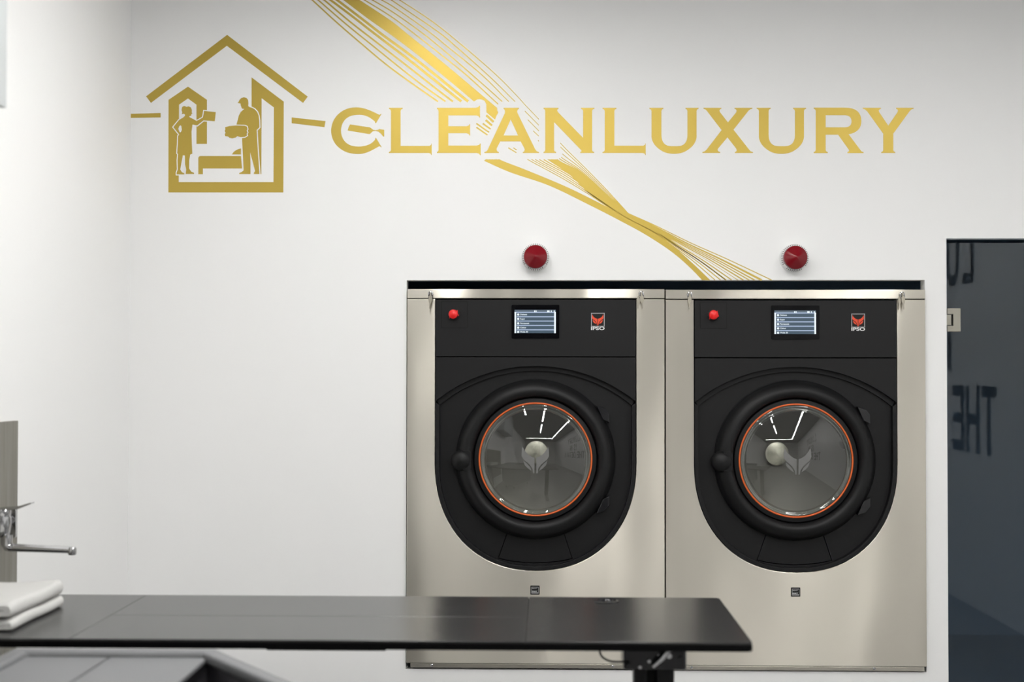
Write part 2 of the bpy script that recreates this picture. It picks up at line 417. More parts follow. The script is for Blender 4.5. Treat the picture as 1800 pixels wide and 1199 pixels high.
LETTERS.append([[(1516.4, T), (1548.5, T), (1548.5, T+1.6), (1545.6, T+3), (1544.5, 194.4), (1545.2, 197), (1561.3, 221), (1577.8, 197), (1578.6, 194.4), (1577.8, T+3), (1575.1, T+1.6), (1575.1, T), (1605.9, T), (1605.9, T+1.6), (1602, T+2.8), (1598.5, 196),
    (1570.1, 235), (1570.1, B-5), (1571, B-3), (1573.6, B-1.4), (1573.6, B), (1548.9, B), (1548.9, B-1.4), (1551.6, B-3), (1552.5, B-5), (1552.5, 235), (1524.5, 196), (1520.5, T+2.8), (1516.4, T+1.6)]])
o0 = decal_origin(1094, 230)
sign = empty('wall_lettering', o0, 'large gold serif company lettering across the white wall above the machines', 'lettering')
for lt in LETTERS:
    m = MB(); m.prism([loc_pts(l, o0) for l in lt], -.0006, -.0001, GOLD); m.build('letter', sign)
m = MB()
m.prism([loc_pts([(615.4, 218.8), (649.5, 223.9), (652, 225), (656, 228.3), (660, 229), (664, 228.4), (667, 227), (675.4, 228.3), (675.4, 240), (673.5, 240), (670, 235.5), (665.5, 231.5), (660, 230.1), (655, 231), (650.5, 235.5), (648, 235.6), (611.2, 229.5), (612.5, 224.5)], o0)], -.0006, -.0001, GOLD)
m.build('dash', sign)

# house emblem
def c1(p): return (200 + p[0]/3.7476, 40 + p[1]/3.7476)
def cw(p): return (220 + p[0]/6.311, 130 + p[1]/6.311)
def cm(p): return (370 + p[0]/5.4526, 130 + p[1]/5.4526)
def grow(pts, d):
    n = len(pts); A = sum(pts[i][0]*pts[(i+1) % n][1]-pts[(i+1) % n][0]*pts[i][1] for i in range(n)); s = 1 if A > 0 else -1
    out = []
    for i in range(n):
        a, b, c = pts[i-1], pts[i], pts[(i+1) % n]
        e1 = Vector((b[0]-a[0], b[1]-a[1])).normalized(); e2 = Vector((c[0]-b[0], c[1]-b[1])).normalized()
        n1 = Vector((e1.y, -e1.x))*s; n2 = Vector((e2.y, -e2.x))*s
        q = n1+n2
        if q.length < .3: q = n1
        q.normalize(); k = min(1.6, 1/max(.45, q.dot(n1)))
        out.append((b[0]+q.x*d*k, b[1]+q.y*d*k))
    return out
eo = decal_origin(398, 205)
emb = empty('house_emblem', eo, 'gold house outline emblem with two people inside, left of the gold lettering', 'emblem')
def dec(name, loops, mt=GOLD, y=-.0003, parent=emb, o=eo):
    m = MB(); m.prism([loc_pts(l, o) for l in loops], y-.0001, y+.0001, mt); return m.build(name, parent)
dec('roof', [[c1(p) for p in [(213,485),(747,80),(1278,487),(1247,528),(745,152),(245,528)]]])
dec('dash', [[c1(p) for p in [(103,600),(309,595),(309,624),(105,627)]]])
dec('dash', [[c1(p) for p in [(1172,624),(1395,648),(1388,688),(1172,662)]]])
dec('house_outline', [[c1(p) for p in [(908,360),(1120,520),(1117,1118),(360,1118),(361,508),(489,421),(614,508),(614,798),(545,798),(545,540),(489,499),(430,540),(428,1050),(1052,1050),(1055,558),(974,497),(972,998),(967,998),(945,700),(908,600)]]])
dec('bed', [[c1(p) for p in [(557,998),(557,890),(561,882),(570,878),(838,878),(845,960),(587,960),(587,998)]]])
dec('pillow', [[c1(p) for p in [(778,868),(788,853),(800,843),(820,833),(838,828),(838,868)]]])
woman = [cw(p) for p in [(628,450),(634,428),(626,400),(632,370),(645,359),(662,357),(680,366),(705,360),(730,372),(741,400),(740,428),(746,441),(736,445),(733,464),(712,470),(716,481),(760,503),(793,522),(840,497),(864,482),
    (870,450),(876,410),(1006,424),(995,525),(870,516),(840,540),(800,572),(748,562),(737,640),(740,760),(746,885),(722,895),(712,960),(710,1050),(735,1085),(766,1098),(765,1110),(673,1110),(678,1060),(665,1000),(663,905),(641,903),(626,980),(612,1060),(630,1090),(658,1103),(655,1115),(572,1115),(572,1095),(585,1060),(582,960),(588,890),(578,880),(585,780),(588,690),(600,672),(535,590),(600,510),(640,487),(664,466),(664,450),(645,441)]]
hole = [cw(p) for p in [(590,610),(600,582),(613,570),(624,578),(630,620),(620,645),(607,650)]]
man = [cm(p) for p in [(258,278),(268,271),(278,250),(295,232),(320,224),(345,230),(360,248),(364,280),(362,308),(375,318),(400,325),(425,340),(448,365),(462,400),(468,445),(470,512),(443,538),(447,620),(453,720),(462,840),(470,960),(416,960),(418,945),(428,932),(402,830),(381,752),(384,870),(384,960),(275,960),(277,950),(300,940),(318,925),(312,800),(303,620),(300,560),(248,490),(262,440),(272,400),(290,365),(325,336),(303,333),(297,320),(290,300),(288,284)]]
load = [cm(p) for p in [(140,512),(180,500),(250,494),(330,497),(350,506),(356,530),(347,545),(356,560),(347,575),(352,590),(330,604),(290,607),(258,597),(243,610),(210,618),(182,612),(168,600),(142,597),(137,580),(146,565),(137,548),(144,530)]]
for nm, P, hs in (('woman_figure', woman, [hole]), ('man_figure', man, [])):
    dec('keyline', [grow(P, 1.75)], WHITE, -.00055)
    dec(nm, [P]+hs, GOLD, -.0008)
dec('keyline', [grow(load, 1.5)], WHITE, -.00105)
dec('folded_laundry', [load], GOLD, -.0013)

# swoosh of gold stripes behind the lettering: cut back by a margin round the letters
SEG = []
for lt in LETTERS:
    for l in lt:
        for i in range(len(l)): SEG.append((*l[i], *l[(i+1) % len(l)]))
SEG = np.array(SEG)
def dist_letters(P):
    P = np.asarray(P); A = SEG[:, :2]; D = SEG[:, 2:]-A
    out = np.empty(len(P))
    for i in range(0, len(P), 2000):
        q = P[i:i+2000][:, None, :]-A[None]
        t = np.clip((q*D[None]).sum(-1)/np.maximum((D*D).sum(-1), 1e-9)[None], 0, 1)
        out[i:i+2000] = np.sqrt(((q-t[..., None]*D[None])**2).sum(-1)).min(1)
    return out
def inside_letters(P):
    # inside the A triangle etc. is left to the margin
    return np.zeros(len(P), bool)
def resample(pts, step):
    P = np.array(pts); d = np.r_[0, np.cumsum(np.linalg.norm(np.diff(P, axis=0), axis=1))]
    n = max(2, int(d[-1]/step)); s = np.linspace(0, d[-1], n)
    return np.c_[np.interp(s, d, P[:, 0]), np.interp(s, d, P[:, 1])]
def fr(e, t): return np.array(e[0])*(1-t)+np.array(e[1])*t
AFTER = [((1092, 379), (1104, 374.8)), ((1104, 386), (1112, 378.6)), ((1152, 412), (1152, 396.6)), ((1185, 437), (1214, 427)), ((1212, 459), (1277, 455)), ((1252, 497), (1366, 497))]
B1 = ((984.7, 311.3), (1026.7, 293.4)); B2 = ((1034, 341), (1065.6, 333))
def c2(*ps): return [(540+x/3.9976, y/3.9976) for x, y in ps]
def curve_line(head, t, tE=None, tB=None):
    tE = t if tE is None else tE
    tB = (t, t) if tB is None else tB
    pts = head + [fr(B1, tB[0]), fr(B2, tB[1])]
    a = fr(B2, tB[1]); b = fr(AFTER[0], tB[1]); pts += [a*.5+b*.5, a*.15+b*.85]; t = tB[1]
    for k, e in enumerate(AFTER):
        pts.append(fr(e, t+(tE-t)*min(1, k/3)))
    return crom(pts, 18)
so = decal_origin(950, 280)
sw = empty('swoosh_decal', so, 'curved sheaf of gold stripes running diagonally down the wall behind the lettering', 'decal')
swm = 0
def band(e0, e1, ns, thick_step=.7):
    """cells between two edge curves, dropped near the letters and below the opening"""
    global swm
    n = max(len(e0), 3)
    A = resample(e0, thick_step); Bq = np.array(e1)
    d = np.r_[0, np.cumsum(np.linalg.norm(np.diff(Bq, axis=0), axis=1))]; s = np.linspace(0, d[-1], len(A))
    Bq = np.c_[np.interp(s, d, Bq[:, 0]), np.interp(s, d, Bq[:, 1])]
    G = np.stack([A+(Bq-A)*k/ns for k in range(ns+1)], 1)            # (n, ns+1, 2)
    C = (G[:-1, :-1]+G[1:, :-1]+G[:-1, 1:]+G[1:, 1:])/4
    dl = dist_letters(C.reshape(-1, 2)).reshape(C.shape[:2])
    keep = (dl > 11.2) & (C[..., 1] < 492.4)
    idx = {}; vs = []; fs = []
    def vid(i, j):
        if (i, j) not in idx:
            x, z = wp(*G[i, j]); idx[(i, j)] = len(vs); vs.append((x-so.x, -.00014-.00003*(swm % 4), z-so.z))
        return idx[(i, j)]
    for i in range(keep.shape[0]):
        for j in range(ns):
            if keep[i, j]:
                f4 = (vid(i, j), vid(i, j+1), vid(i+1, j+1), vid(i+1, j))
                A4 = sum(vs[f4[k]][0]*vs[f4[(k+1) % 4]][2]-vs[f4[(k+1) % 4]][0]*vs[f4[k]][2] for k in range(4))
                fs.append(f4 if A4 > 0 else f4[::-1])
    swm += 1
    m = MB(); m.add(vs, fs, GOLD)
    o = m.build('stripe', sw, recalc=False)
def line(pts, w0, w1=None, w2=None):
    P = resample(pts, .7); n = len(P)
    w1 = w0 if w1 is None else w1; w2 = w1 if w2 is None else w2
    tg = np.gradient(P, axis=0); tg /= np.linalg.norm(tg, axis=1)[:, None]+1e-9
    nn = np.c_[-tg[:, 1], tg[:, 0]]
    # width along the run: start, crossing, end
    wv = np.interp(P[:, 0], [550, 830, 930, 1100, 1350], [w0, w0*1.15, w1*.9, w1, w2])[:, None]
    band(list(map(tuple, P-nn*wv/2)), list(map(tuple, P+nn*wv/2)), 1)
X0 = (-40, -40)
def ext(h):       # run the stripe up past the frame
    (a, b) = h[0], h[1]; k = (a[1]+45)/max(1e-3, (b[1]-a[1])); return [(a[0]-(b[0]-a[0])*k, a[1]-(b[1]-a[1])*k)] + h
line(curve_line(ext([(548.9,0),(591.8,39.3),(634.6,76.3),(683.5,117),(768,177.3)])+[(838.7,224.7),(856,236.7),(895,260.7),(928.7,281)], 0, .0), 2.4, 1.6, 1.6)
line(curve_line(ext([(559.2,0),(607.8,42),(650.6,76.7),(737,145.7),(781.4,177.3)])+[(838.7,218),(858.7,232),(904,261),(935.7,281)], .09, .09), 2.4, 1.5, 1.7)
line(curve_line(ext([(569.9,0),(616.7,39.3),(661.4,74),(710.3,111.8),(794.4,177.3)])+[(849,217.3),(861,226),(942,281)], .18, .18), 2.8, 1.6, 1.7)
line(curve_line(ext([(581,0),(616.7,26.8),(659.4,60),(719,105.5),(809.5,177.3)])+[(854.7,212),(864,220),(949,281)], .27, .27), 3.8, 1.8, 1.8)
line(curve_line(ext([(592.6,0),(633.7,31.2),(671,60),(728,102),(821.6,177.3)])+[(856.3,204),(867.3,214),(956.7,281)], .35, .36), 4.1, 2.0, 1.9)
band(curve_line(ext([(603.4,0),(647,33),(690,63.4),(728,92),(780,134),(832.3,177.7)])+[(870,210),(963,281)], .44, .45, (.34, .06)), curve_line(ext([(632.4,0),(690,38.4),(716.6,60),(780,110.9),(870.6,187)])+[(905,215),(981.5,281)], .70, .47, (.72, .74)), 22)
line(curve_line(ext([(640.8,0),(690,30.8),(729,60),(780,100),(822.5,134.4),(875,182.6)])+[(925,228),(983.5,279)], .74, .55), 2.0, 1.7, 1.9)
line(curve_line(ext([(654.7,0),(690,21),(744.7,60),(780,88.6),(840.3,140.7),(881.8,177.7)])+[(939.3,232),(947,239.3),(987,276.8)], .79, .64), 1.9, 1.5, 1.9)
line(curve_line(ext([(671,0),(690,11),(759.4,60),(784,80),(849,133.5),(893.4,177.7)])+[(930.7,213.3),(947,230),(990,271.7)], .86, .73), 1.8, 1.4, 2.0)
line(curve_line(ext([(688,0),(775.4,60),(799.3,80),(867,140.7),(904.5,177.7)])+[(923.3,196),(947,220),(989.3,262.3)], .93, .84), 1.8, 1.4, 3.6)
line(curve_line(ext([(702.5,0),(760,38),(812.6,80),(876,135.3),(910,170)])+[(923.3,184.7),(947,209.6),(993,260)], 1, 1), 1.6, 1.4, 1.7)
for tE in (.22, .5, .68):       # extra hairlines that only separate after the crossing
    line(crom([fr(AFTER[2], .3+tE*.5), fr(AFTER[3], tE+.04), fr(AFTER[4], tE+.04), fr(AFTER[5], tE+.04)], 18), 1.4, 1.4, 1.4)
band(crom([(838, 277), (851.5, 283), (894.4, 302), (964.4, 326), (1034.4, 359.6), (1088.9, 387.5), (1136.7, 413.7), (1183.3, 444.8), (1214.4, 472), (1236.5, 495)], 16),
     crom([(868, 274), (879.7, 281), (921, 297.3), (995.6, 328.4), (1050, 355), (1091, 376), (1152, 409), (1187, 436), (1211, 457), (1249, 495)], 16), 14)

# slogan on the right-hand wall (seen only as a reflection in the glass door and the machine doors)
def block(ch):
    """block capital in a unit box: list of polygon loops"""
    a, b = .25, .165
    def box(x0, y0, x1, y1): return [(x0, y0), (x1, y0), (x1, y1), (x0, y1)]
    if ch == 'T': return [[(.5-a/2, 0), (.5+a/2, 0), (.5+a/2, 1-b), (1, 1-b), (1, 1), (0, 1), (0, 1-b), (.5-a/2, 1-b)]]
    if ch == 'H': return [[(0, 0), (a, 0), (a, .5-b/2), (1-a, .5-b/2), (1-a, 0), (1, 0), (1, 1), (1-a, 1), (1-a, .5+b/2), (a, .5+b/2), (a, 1), (0, 1)]]
    if ch == 'E': return [[(0, 0), (.92, 0), (.92, b), (a, b), (a, .5-b/2), (.86, .5-b/2), (.86, .5+b/2), (a, .5+b/2), (a, 1-b), (.92, 1-b), (.92, 1), (0, 1)]]
    if ch == 'L': return [[(0, 0), (.86, 0), (.86, b), (a, b), (a, 1), (0, 1)]]
    if ch == 'I': return [box(0, 0, a, 1)]
    if ch == 'U':
        o = [(0, 1), (0, .36)] + bez((0, .36), (.03, 0), (.5, 0)) + bez((.5, 0), (.97, 0), (1, .36)) + [(1, 1), (1-a, 1), (1-a, .36)]
        return [o + bez((1-a, .36), (.73, b), (.5, b)) + bez((.5, b), (.27, b), (a, .36)) + [(a, 1)]]
    if ch == 'X': return [[(0, 0), (.28, 0), (.5, .36), (.72, 0), (1, 0), (.65, .51), (.98, 1), (.70, 1), (.5, .67), (.30, 1), (.02, 1), (.35, .51)]]
    if ch == 'Y': return [[(.5-a/2, 0), (.5+a/2, 0), (.5+a/2, .42), (1, 1), (.72, 1), (.5, .64), (.28, 1), (0, 1), (.5-a/2, .42)]]
    if ch == 'N': return [[(0, 0), (a, 0), (a, .62), (1-a, 0), (1, 0), (1, 1), (1-a, 1), (1-a, .40), (a, 1), (0, 1)]]
    if ch == 'A': return [[(0, 0), (.27, 0), (.33, .2), (.67, .2), (.73, 0), (1, 0), (.64, 1), (.36, 1)], [(.39, .36), (.5, .72), (.61, .36)]]
    if ch == 'D': return [[(0, 0), (.5, 0)] + bez((.5, 0), (1, 0), (1, .5)) + bez((1, .5), (1, 1), (.5, 1)) + [(0, 1)], [(a, b), (a, 1-b), (.48, 1-b)] + bez((.48, 1-b), (.74, 1-b), (.74, .5)) + bez((.74, .5), (.74, b), (.48, b))]
    if ch == 'R': return [[(0, 0), (a, 0), (a, .38), (.42, .38), (.70, 0), (1, 0), (.68, .42)] + bez((.68, .42), (.98, .46), (.98, .71)) + bez((.98, .71), (.98, 1), (.6, 1)) + [(0, 1)], [(a, .53), (a, .85), (.58, .85)] + bez((.58, .85), (.73, .85), (.73, .69)) + bez((.73, .69), (.73, .53), (.58, .53))]
    if ch == 'S':
        c = crom([(.9, .74), (.78, .89), (.5, .925), (.2, .86), (.13, .72), (.25, .58), (.5, .51), (.76, .42), (.87, .28), (.78, .13), (.5, .075), (.2, .11), (.09, .27)], 5)
        P = np.array(c); t_ = np.gradient(P, axis=0); t_ /= np.linalg.norm(t_, axis=1)[:, None]; n_ = np.c_[-t_[:, 1], t_[:, 0]]*np.array([.11, .08])
        return [[tuple(p) for p in P+n_] + [tuple(p) for p in (P-n_)[::-1]]]
    return []
def slogan():
    root = empty('wall_slogan', (XR, -3.4, 1.35), 'black block capital slogan on the right wall, seen mirrored in the glass door', 'lettering')
    def y_of(px):   # where on the right wall a mirrored pixel lies
        d = ray(px, 650); t = (XR-CPOS.x)/d.x; return .064-(CPOS.y+d.y*t)
    yT = y_of(1752); yL = y_of(1714); yI = y_of(1673)
    def put(body, ystart, zc, h):
        y = ystart
        for ch in body:
            wd = .245
            if ch == ' ': y -= .15; continue
            m = MB(); loops = block(ch)
            fl = [p for l in loops for p in l]
            tr = tessellate_polygon([[Vector((p[0], p[1], 0)) for p in l] for l in loops])
            m.add([(-.001, y-p[0]*wd+3.4, zc-1.35+(p[1]-.5)*h) for p in fl], [tuple(t) for t in tr], BLACKT)
            m.build('letter', root)
            y -= .115 if ch == 'I' else .275
    put('LUXURY', yL, 1.892, .356); put('IS IN', yI, 1.428, .356); put('THE DETAILS', yT, .992, .356)
slogan()

# ------------------------------------------------------------------ red alarm beacons
K = .001731
def beacon():
    root = empty('alarm_beacon')
    def base(m):
        m.lathe([(24.5*K, 0), (24.5*K, -.006), (23.8*K, -.008), (23.6*K, -.028), (22.6*K, -.030), (20*K, -.030)], BASEGREY, n=64)
    one('base', base, root, smooth=True)
    def ribs(m):
        for k in range(44):
            a = 2*math.pi*k/44
            if abs(((math.degrees(a)-215) % 360)) < 22 or abs(((math.degrees(a)-325+22) % 360)) < 22: continue
            c, s = math.cos(a), math.sin(a); r0, r1, h = 21.2*K, 23.75*K, .0009
            vs = []
            for y in (-.0305, -.016):
                for r, t in ((r0, -h), (r1, -h), (r1, h), (r0, h)): vs.append((r*c-t*s, y, r*s+t*c))
            m.add(vs, [(0,1,2,3),(7,6,5,4),(0,4,5,1),(1,5,6,2),(2,6,7,3),(3,7,4,0)], DARKRIB)
    one('slot_ring', ribs, root)['label'] = 'ring of dark slots'
    def lens(m):
        m.lathe([(20.8*K, -.024), (20.8*K, -.038), (20.2*K, -.043), (17*K, -.048), (10*K, -.057), (3.5*K, -.066), (1.2*K, -.068), (0.0001, -.068)], LENS, n=36)
    one('lens', lens, root, smooth=22)['label'] = 'dark red conical lens'
    return root
b1 = beacon(); p = at_y(941.5, 453); b1.location = (p.x, 0, p.z)
tag(b1, 'red cone shaped alarm beacon on the wall above the left washing machine', 'beacon', 'red alarm beacons')
b2 = copy_tree(b1); p = at_y(1394.5, 454.5); b2.location = (p.x, 0, p.z); b2.rotation_euler = (0, R(4), 0)
tag(b2, 'red cone shaped alarm beacon on the wall above the right washing machine', 'beacon', 'red alarm beacons')

# ------------------------------------------------------------------ washing machines
CX, CY = 941.3, 1176.0
def q(px, py): return ((px-CX)*K, (CY-py)*K)
DCX, DCZ = q(941.3, 808.6)
def usup(hw, yc, ybot, n=2.18, k=40):
    """lower half of a superellipse in photo pixels of the left machine, left to right"""
    r = []
    for i in range(k+1):
        a = math.pi*(1+i/k); c, s = math.cos(a), math.sin(a)
        r.append((CX+math.copysign(abs(c)**(2/n), c)*hw, yc+(ybot-yc)*abs(s)**(2/n)))
    return r
def arch(hw, yside, ytop, k=36):
    s = yside-ytop; Rr = (hw*hw+s*s)/(2*s); yc = ytop+Rr; a0 = math.asin(hw/Rr)
    return [(CX+Rr*math.sin(-a0+2*a0*i/k), yc-Rr*math.cos(-a0+2*a0*i/k)) for i in range(k+1)]
def machine():
    root = empty('washing_machine')
    HW = .3925
    def cab(m):
        m.box((-HW, .052, 0), (-HW+.02, .95, q(0, 510)[1]), STEEL2)
        m.box((HW-.02, .052, 0), (HW, .95, q(0, 510)[1]), STEEL2)
        m.box((-HW, .93, 0), (HW, .95, q(0, 510)[1]), STEEL2)
        m.box((-HW, .052, q(0, 510)[1]-.02), (HW, .95, q(0, 510)[1]), BLACKG)
        m.box((-HW, .052, 0), (HW, .95, .02), BLACKG)
    one('cabinet', cab, root)
    # front sheet with the U shaped cut-out
    U = [q(*p) for p in [(CX-177.3, 527.4)] + usup(177.3, 815, 1004.5) + [(CX+177.3, 527.4)]]
    zt, zb = q(0, 526.6)[1], q(0, 1167)[1]
    def fp(m):
        m.prism([[(-HW, zb), (HW, zb), (HW, zt), (U[-1][0], zt)] + [(x, min(z, zt)) for x, z in U[::-1]] + [(U[0][0], zt), (-HW, zt)]], 0, .0515, STEEL)
    one('front_panel', fp, root, bevel=.0018)
    one('header_strip', lambda m: m.box((-HW, -.001, q(0, 525.2)[1]), (HW, .0515, q(0, 509)[1]), STEEL), root, bevel=.0015)
    def kick(m):
        m.box((-HW+.012, .004, q(0, 1175.3)[1]), (HW-.006, .05, zb-.0015), STEEL2)
        m.box((-HW+.001, .02, q(0, 1175.8)[1]), (HW-.001, .0505, zb-.001), BLACKG)
    one('kick_strip', kick, root, bevel=.0015)
    for px in (759.5, 1077.5):
        x, z = q(px, 1171)
        one('screw', lambda m: m.lathe([(2.6*K, .005), (2.5*K, .0022), (1.6*K, .0008), (.0001, .0005)], CHROME, c=(x, 0, z), n=16), root, smooth=True)
    # black gap lining just behind the cut-out edge
    one('fascia_backing', lambda m: m.prism([U, [(DCX+118*K*math.cos(2*math.pi*i/48), DCZ+118*K*math.sin(2*math.pi*i/48)) for i in range(48)]], .048, .0512, BLACKG), root)
    # control panel
    cp = one('control_panel', lambda m: m.prism([rrect(*[q(CX-176, 0)[0], q(CX+176, 0)[0]], q(0, 627.6)[1], q(0, 528)[1], .002)], -.003, .040, BLACK), root, bevel=.0012)
    def plate(m):
        m.prism([rrect(q(774.6, 0)[0], q(821.6, 0)[0], q(0, 578)[1], q(0, 530.5)[1], .004)], -.0034, -.0029, BLACKG)
        m.prism([rrect(q(775.6, 0)[0], q(820.6, 0)[0], q(0, 577)[1], q(0, 531.5)[1], .0035)], -.0046, -.0030, BLACK)
    one('button_plate', plate, cp)
    bx, bz = q(797, 553.8)
    def btn(m):
        m.lathe([(9.6*K, -.0046), (9.6*K, -.008), (6*K, -.009), (5*K, -.018)], BLACK, c=(bx, 0, bz), n=28)
        m.lathe([(5*K, -.018), (7.8*K, -.019), (8.3*K, -.024), (7.9*K, -.029), (6*K, -.032), (.0001, -.0335)], RED, c=(bx, 0, bz), n=28)
        for da in (0., .9, -2.2):
            a = -.2+da
            m.box((bx+9*K*math.cos(a)-.001, -.0215, bz+9*K*math.sin(a)-.0025), (bx+9*K*math.cos(a)+.001, -.019, bz+9*K*math.sin(a)+.0025), RED)
    one('emergency_button', btn, cp, smooth=True)['label'] = 'red mushroom emergency button'
    # touch screen
    def scr(m):
        m.prism([rrect(q(899, 0)[0], q(983.2, 0)[0], q(0, 596)[1], q(0, 537)[1], .003)], -.0065, -.0028, GLASSBLK)
    one('touchscreen', scr, cp, bevel=.0008)
    def S(x, y): return q(895+x/17.13, 530+y/17.13)
    def ui(m):
        def rect(x0, y0, x1, y1, mt, y):
            (a, b), (c, d) = S(x0, y1), S(x1, y0)
            m.add([(a, y, b), (c, y, b), (c, y, d), (a, y, d)], [(0, 1, 2, 3)], mt)
        rect(160, 270, 1405, 975, UI_BG, -.0067)
        rect(160, 270, 1395, 330, UI_TOP, -.00675)
        rect(160, 330, 1395, 362, UI_LN, -.0068)
        rect(160, 340, 208, 975, UI_WH, -.0069); rect(1352, 335, 1405, 975, UI_WH, -.0069)
        for yy in (480, 610, 742, 873): rect(225, yy-16, 1350, yy+16, UI_LN, -.0068)
        for (x0, x1) in ((750, 780), (795, 825), (1140, 1215), (1255, 1280), (1345, 1375)): rect(x0, 290, x1, 345, UI_WH, -.0070)
        for yy, tx in ((412, 'Delicate'), (546, 'Super'), (678, 'Permanent'), (807, 'Colour'), (938, 'Wolle 30')):
            cx_, cz_ = S(270, yy); n = 16
            m.add([(cx_+34/17.13*K*math.cos(2*math.pi*k/n), -.0069, cz_+34/17.13*K*math.sin(2*math.pi*k/n)) for k in range(n)], [tuple(range(n))], UI_WH)
            vs, fs = text_tris(tx, .0062, 1.0, bold=.00015, align='LEFT')
            a, b = S(330, yy)
            m.add([(a+v[0], -.0069, b+v[1]) for v in vs], fs, UI_WH)
    one('display', ui, cp)['label'] = 'lit display with slate rows and white bars'
    # maker badge
    def badge(m):
        def bq(x, y): return q(1030+x/24., 540+y/24.)
        y0, y1 = -.0038, -.0030
        def rc(x0, yt, x1, yb): return [bq(x0, yb), bq(x1, yb), bq(x1, yt), bq(x0, yt)]
        m.prism([rc(215, 265, 788, 845), rc(246, 300, 755, 815)[::-1]], y0, y1, GREYP)
        def fx(pts, flip):
            return [bq((990-x) if flip else x, y) for x, y in pts]
        ear = [(268, 325), (285, 380), (330, 440), (390, 485), (440, 505), (482, 512), (484, 800), (470, 800), (455, 720), (420, 640), (370, 585), (310, 550), (268, 520), (250, 470), (255, 400)]
        chk = [(280, 560), (340, 595), (395, 650), (435, 730), (385, 715), (330, 680), (298, 630)]
        for fl in (False, True):
            m.prism([fx(ear, fl)], y0-.0003, y1, ORANGEP); m.prism([fx(chk, fl)], y0-.0003, y1, ORANGEP)
        vs, fs = text_tris('IPSO', 1., 1., bold=.03)
        xs = [v[0] for v in vs]; ys = [v[1] for v in vs]; (a, b), (c, d) = bq(212, 992), bq(785, 848)
        m.add([(a+(v[0]-min(xs))/(max(xs)-min(xs))*(c-a), -.0038, b+(v[1]-min(ys))/(max(ys)-min(ys))*(d-b)) for v in vs], fs, WHITEP)
    one('maker_badge', badge, cp)['label'] = 'orange mask emblem in a grey square above white lettering'
    # upper fascia with arched lower edge
    A = [q(*p) for p in arch(176, 707, 645)]
    uf = [q(CX-176, 629.6)] + A + [q(CX+176, 629.6)]
    one('upper_fascia', lambda m: m.prism([uf], -.003, .047, BLACK), root, bevel=.0012)
    A2 = [q(*p) for p in arch(170, 714, 653)]
    Aup = [q(*p) for p in arch(175, 704, 642)]
    one('arch_step', lambda m: m.prism([Aup + A2[::-1]], .012, .046, BLACK), root, bevel=.001)
    # lower recess: rim and floor
    outer = [q(*p) for p in [(CX-176.2, 708.5)] + usup(176.2, 815, 1003.5) + [(CX+176.2, 708.5)]]
    inner = [q(*p) for p in [(CX-169.5, 714.5)] + usup(169.5, 815, 997) + [(CX+169.5, 714.5)]]
    one('recess_rim', lambda m: m.prism([outer + inner[::-1]], -.001, .047, BLACK), root, bevel=.0012)
    circ = [(DCX+120*K*math.cos(2*math.pi*i/72), DCZ+120*K*math.sin(2*math.pi*i/72)) for i in range(72)]
    ro = [q(*p) for p in arch(169.4, 712, 651)][::-1] + [q(*p) for p in usup(169.4, 815, 996.8)]
    fl0 = [q(*p) for p in [(894.5, 932), (988.3, 932), (1005.6, 984), (985, 988.5), (960, 991.2), (941, 992), (922, 991.2), (897, 988.5), (876.3, 984)]]
    fl1 = [q(*p) for p in [(893.3, 931), (989.6, 931), (1007.2, 985), (986, 989.7), (960, 992.4), (941, 993.2), (922, 992.4), (896, 989.7), (874.8, 985)]]
    one('recess_panel', lambda m: m.prism([ro, circ[::-1], fl1], .022, .045, BLACK), root)
    one('drain_flap', lambda m: m.prism([fl0], .0222, .040, BLACK), root, bevel=.0008)
    # door
    def ring(m):
        P = [(141, .030), (141, .012), (140, .008), (139.2, .006), (138.2, .002), (136, -.008), (132, -.018), (127, -.0255), (122, -.029), (117.5, -.0285), (113.5, -.024), (111, -.016), (109.8, -.006), (109.2, .006), (108, .008)]
        m.lathe([(r*K, y) for r, y in P], BLACK, c=(DCX, 0, DCZ), n=128)
    dr = one('door_ring', ring, root, smooth=40)
    def inr(m):
        P = [(109.4, .010), (108, -.004), (107, -.0065), (100.2, -.0085), (99.8, -.002), (99.5, .012), (99.5, .045)]
        m.lathe([(r*K, y) for r, y in P], BLACK, c=(DCX, 0, DCZ), n=128)
    one('inner_ring', inr, dr, smooth=30)
    def gask(m):
        m.lathe([((98.6+1.55*math.cos(a))*K, -.007+1.55*K*math.sin(a)) for a in [2*math.pi*i/12 for i in range(13)]], ORANGE, c=(DCX, 0, DCZ), n=128)
    one('orange_gasket', gask, dr, smooth='all')['label'] = 'thin orange gasket ring'
    DR = .48; r0 = 87*K; y_r = -.010
    ydome = lambda r: y_r - (math.sqrt(DR*DR-r*r)-math.sqrt(DR*DR-r0*r0))
    def bowl(m):
        m.lathe([(97.4*K, .004), (97.2*K, -.0045), (96*K, -.0085), (94*K, -.0085), (92.6*K, -.006), (91*K, -.004), (89.5*K, -.0055), (88*K, -.0085), (r0, ydome(r0))], RIMG, c=(DCX, 0, DCZ), n=128)
        P = [(r0*math.cos(a), ydome(r0*math.cos(a))) for a in [i/24*math.pi/2 for i in range(24)]] + [(.0001, ydome(0))]
        m.lathe(P, BOWL, c=(DCX, 0, DCZ), n=128)
    one('glass_bowl', bowl, dr, smooth='all')['label'] = 'clear domed door glass'
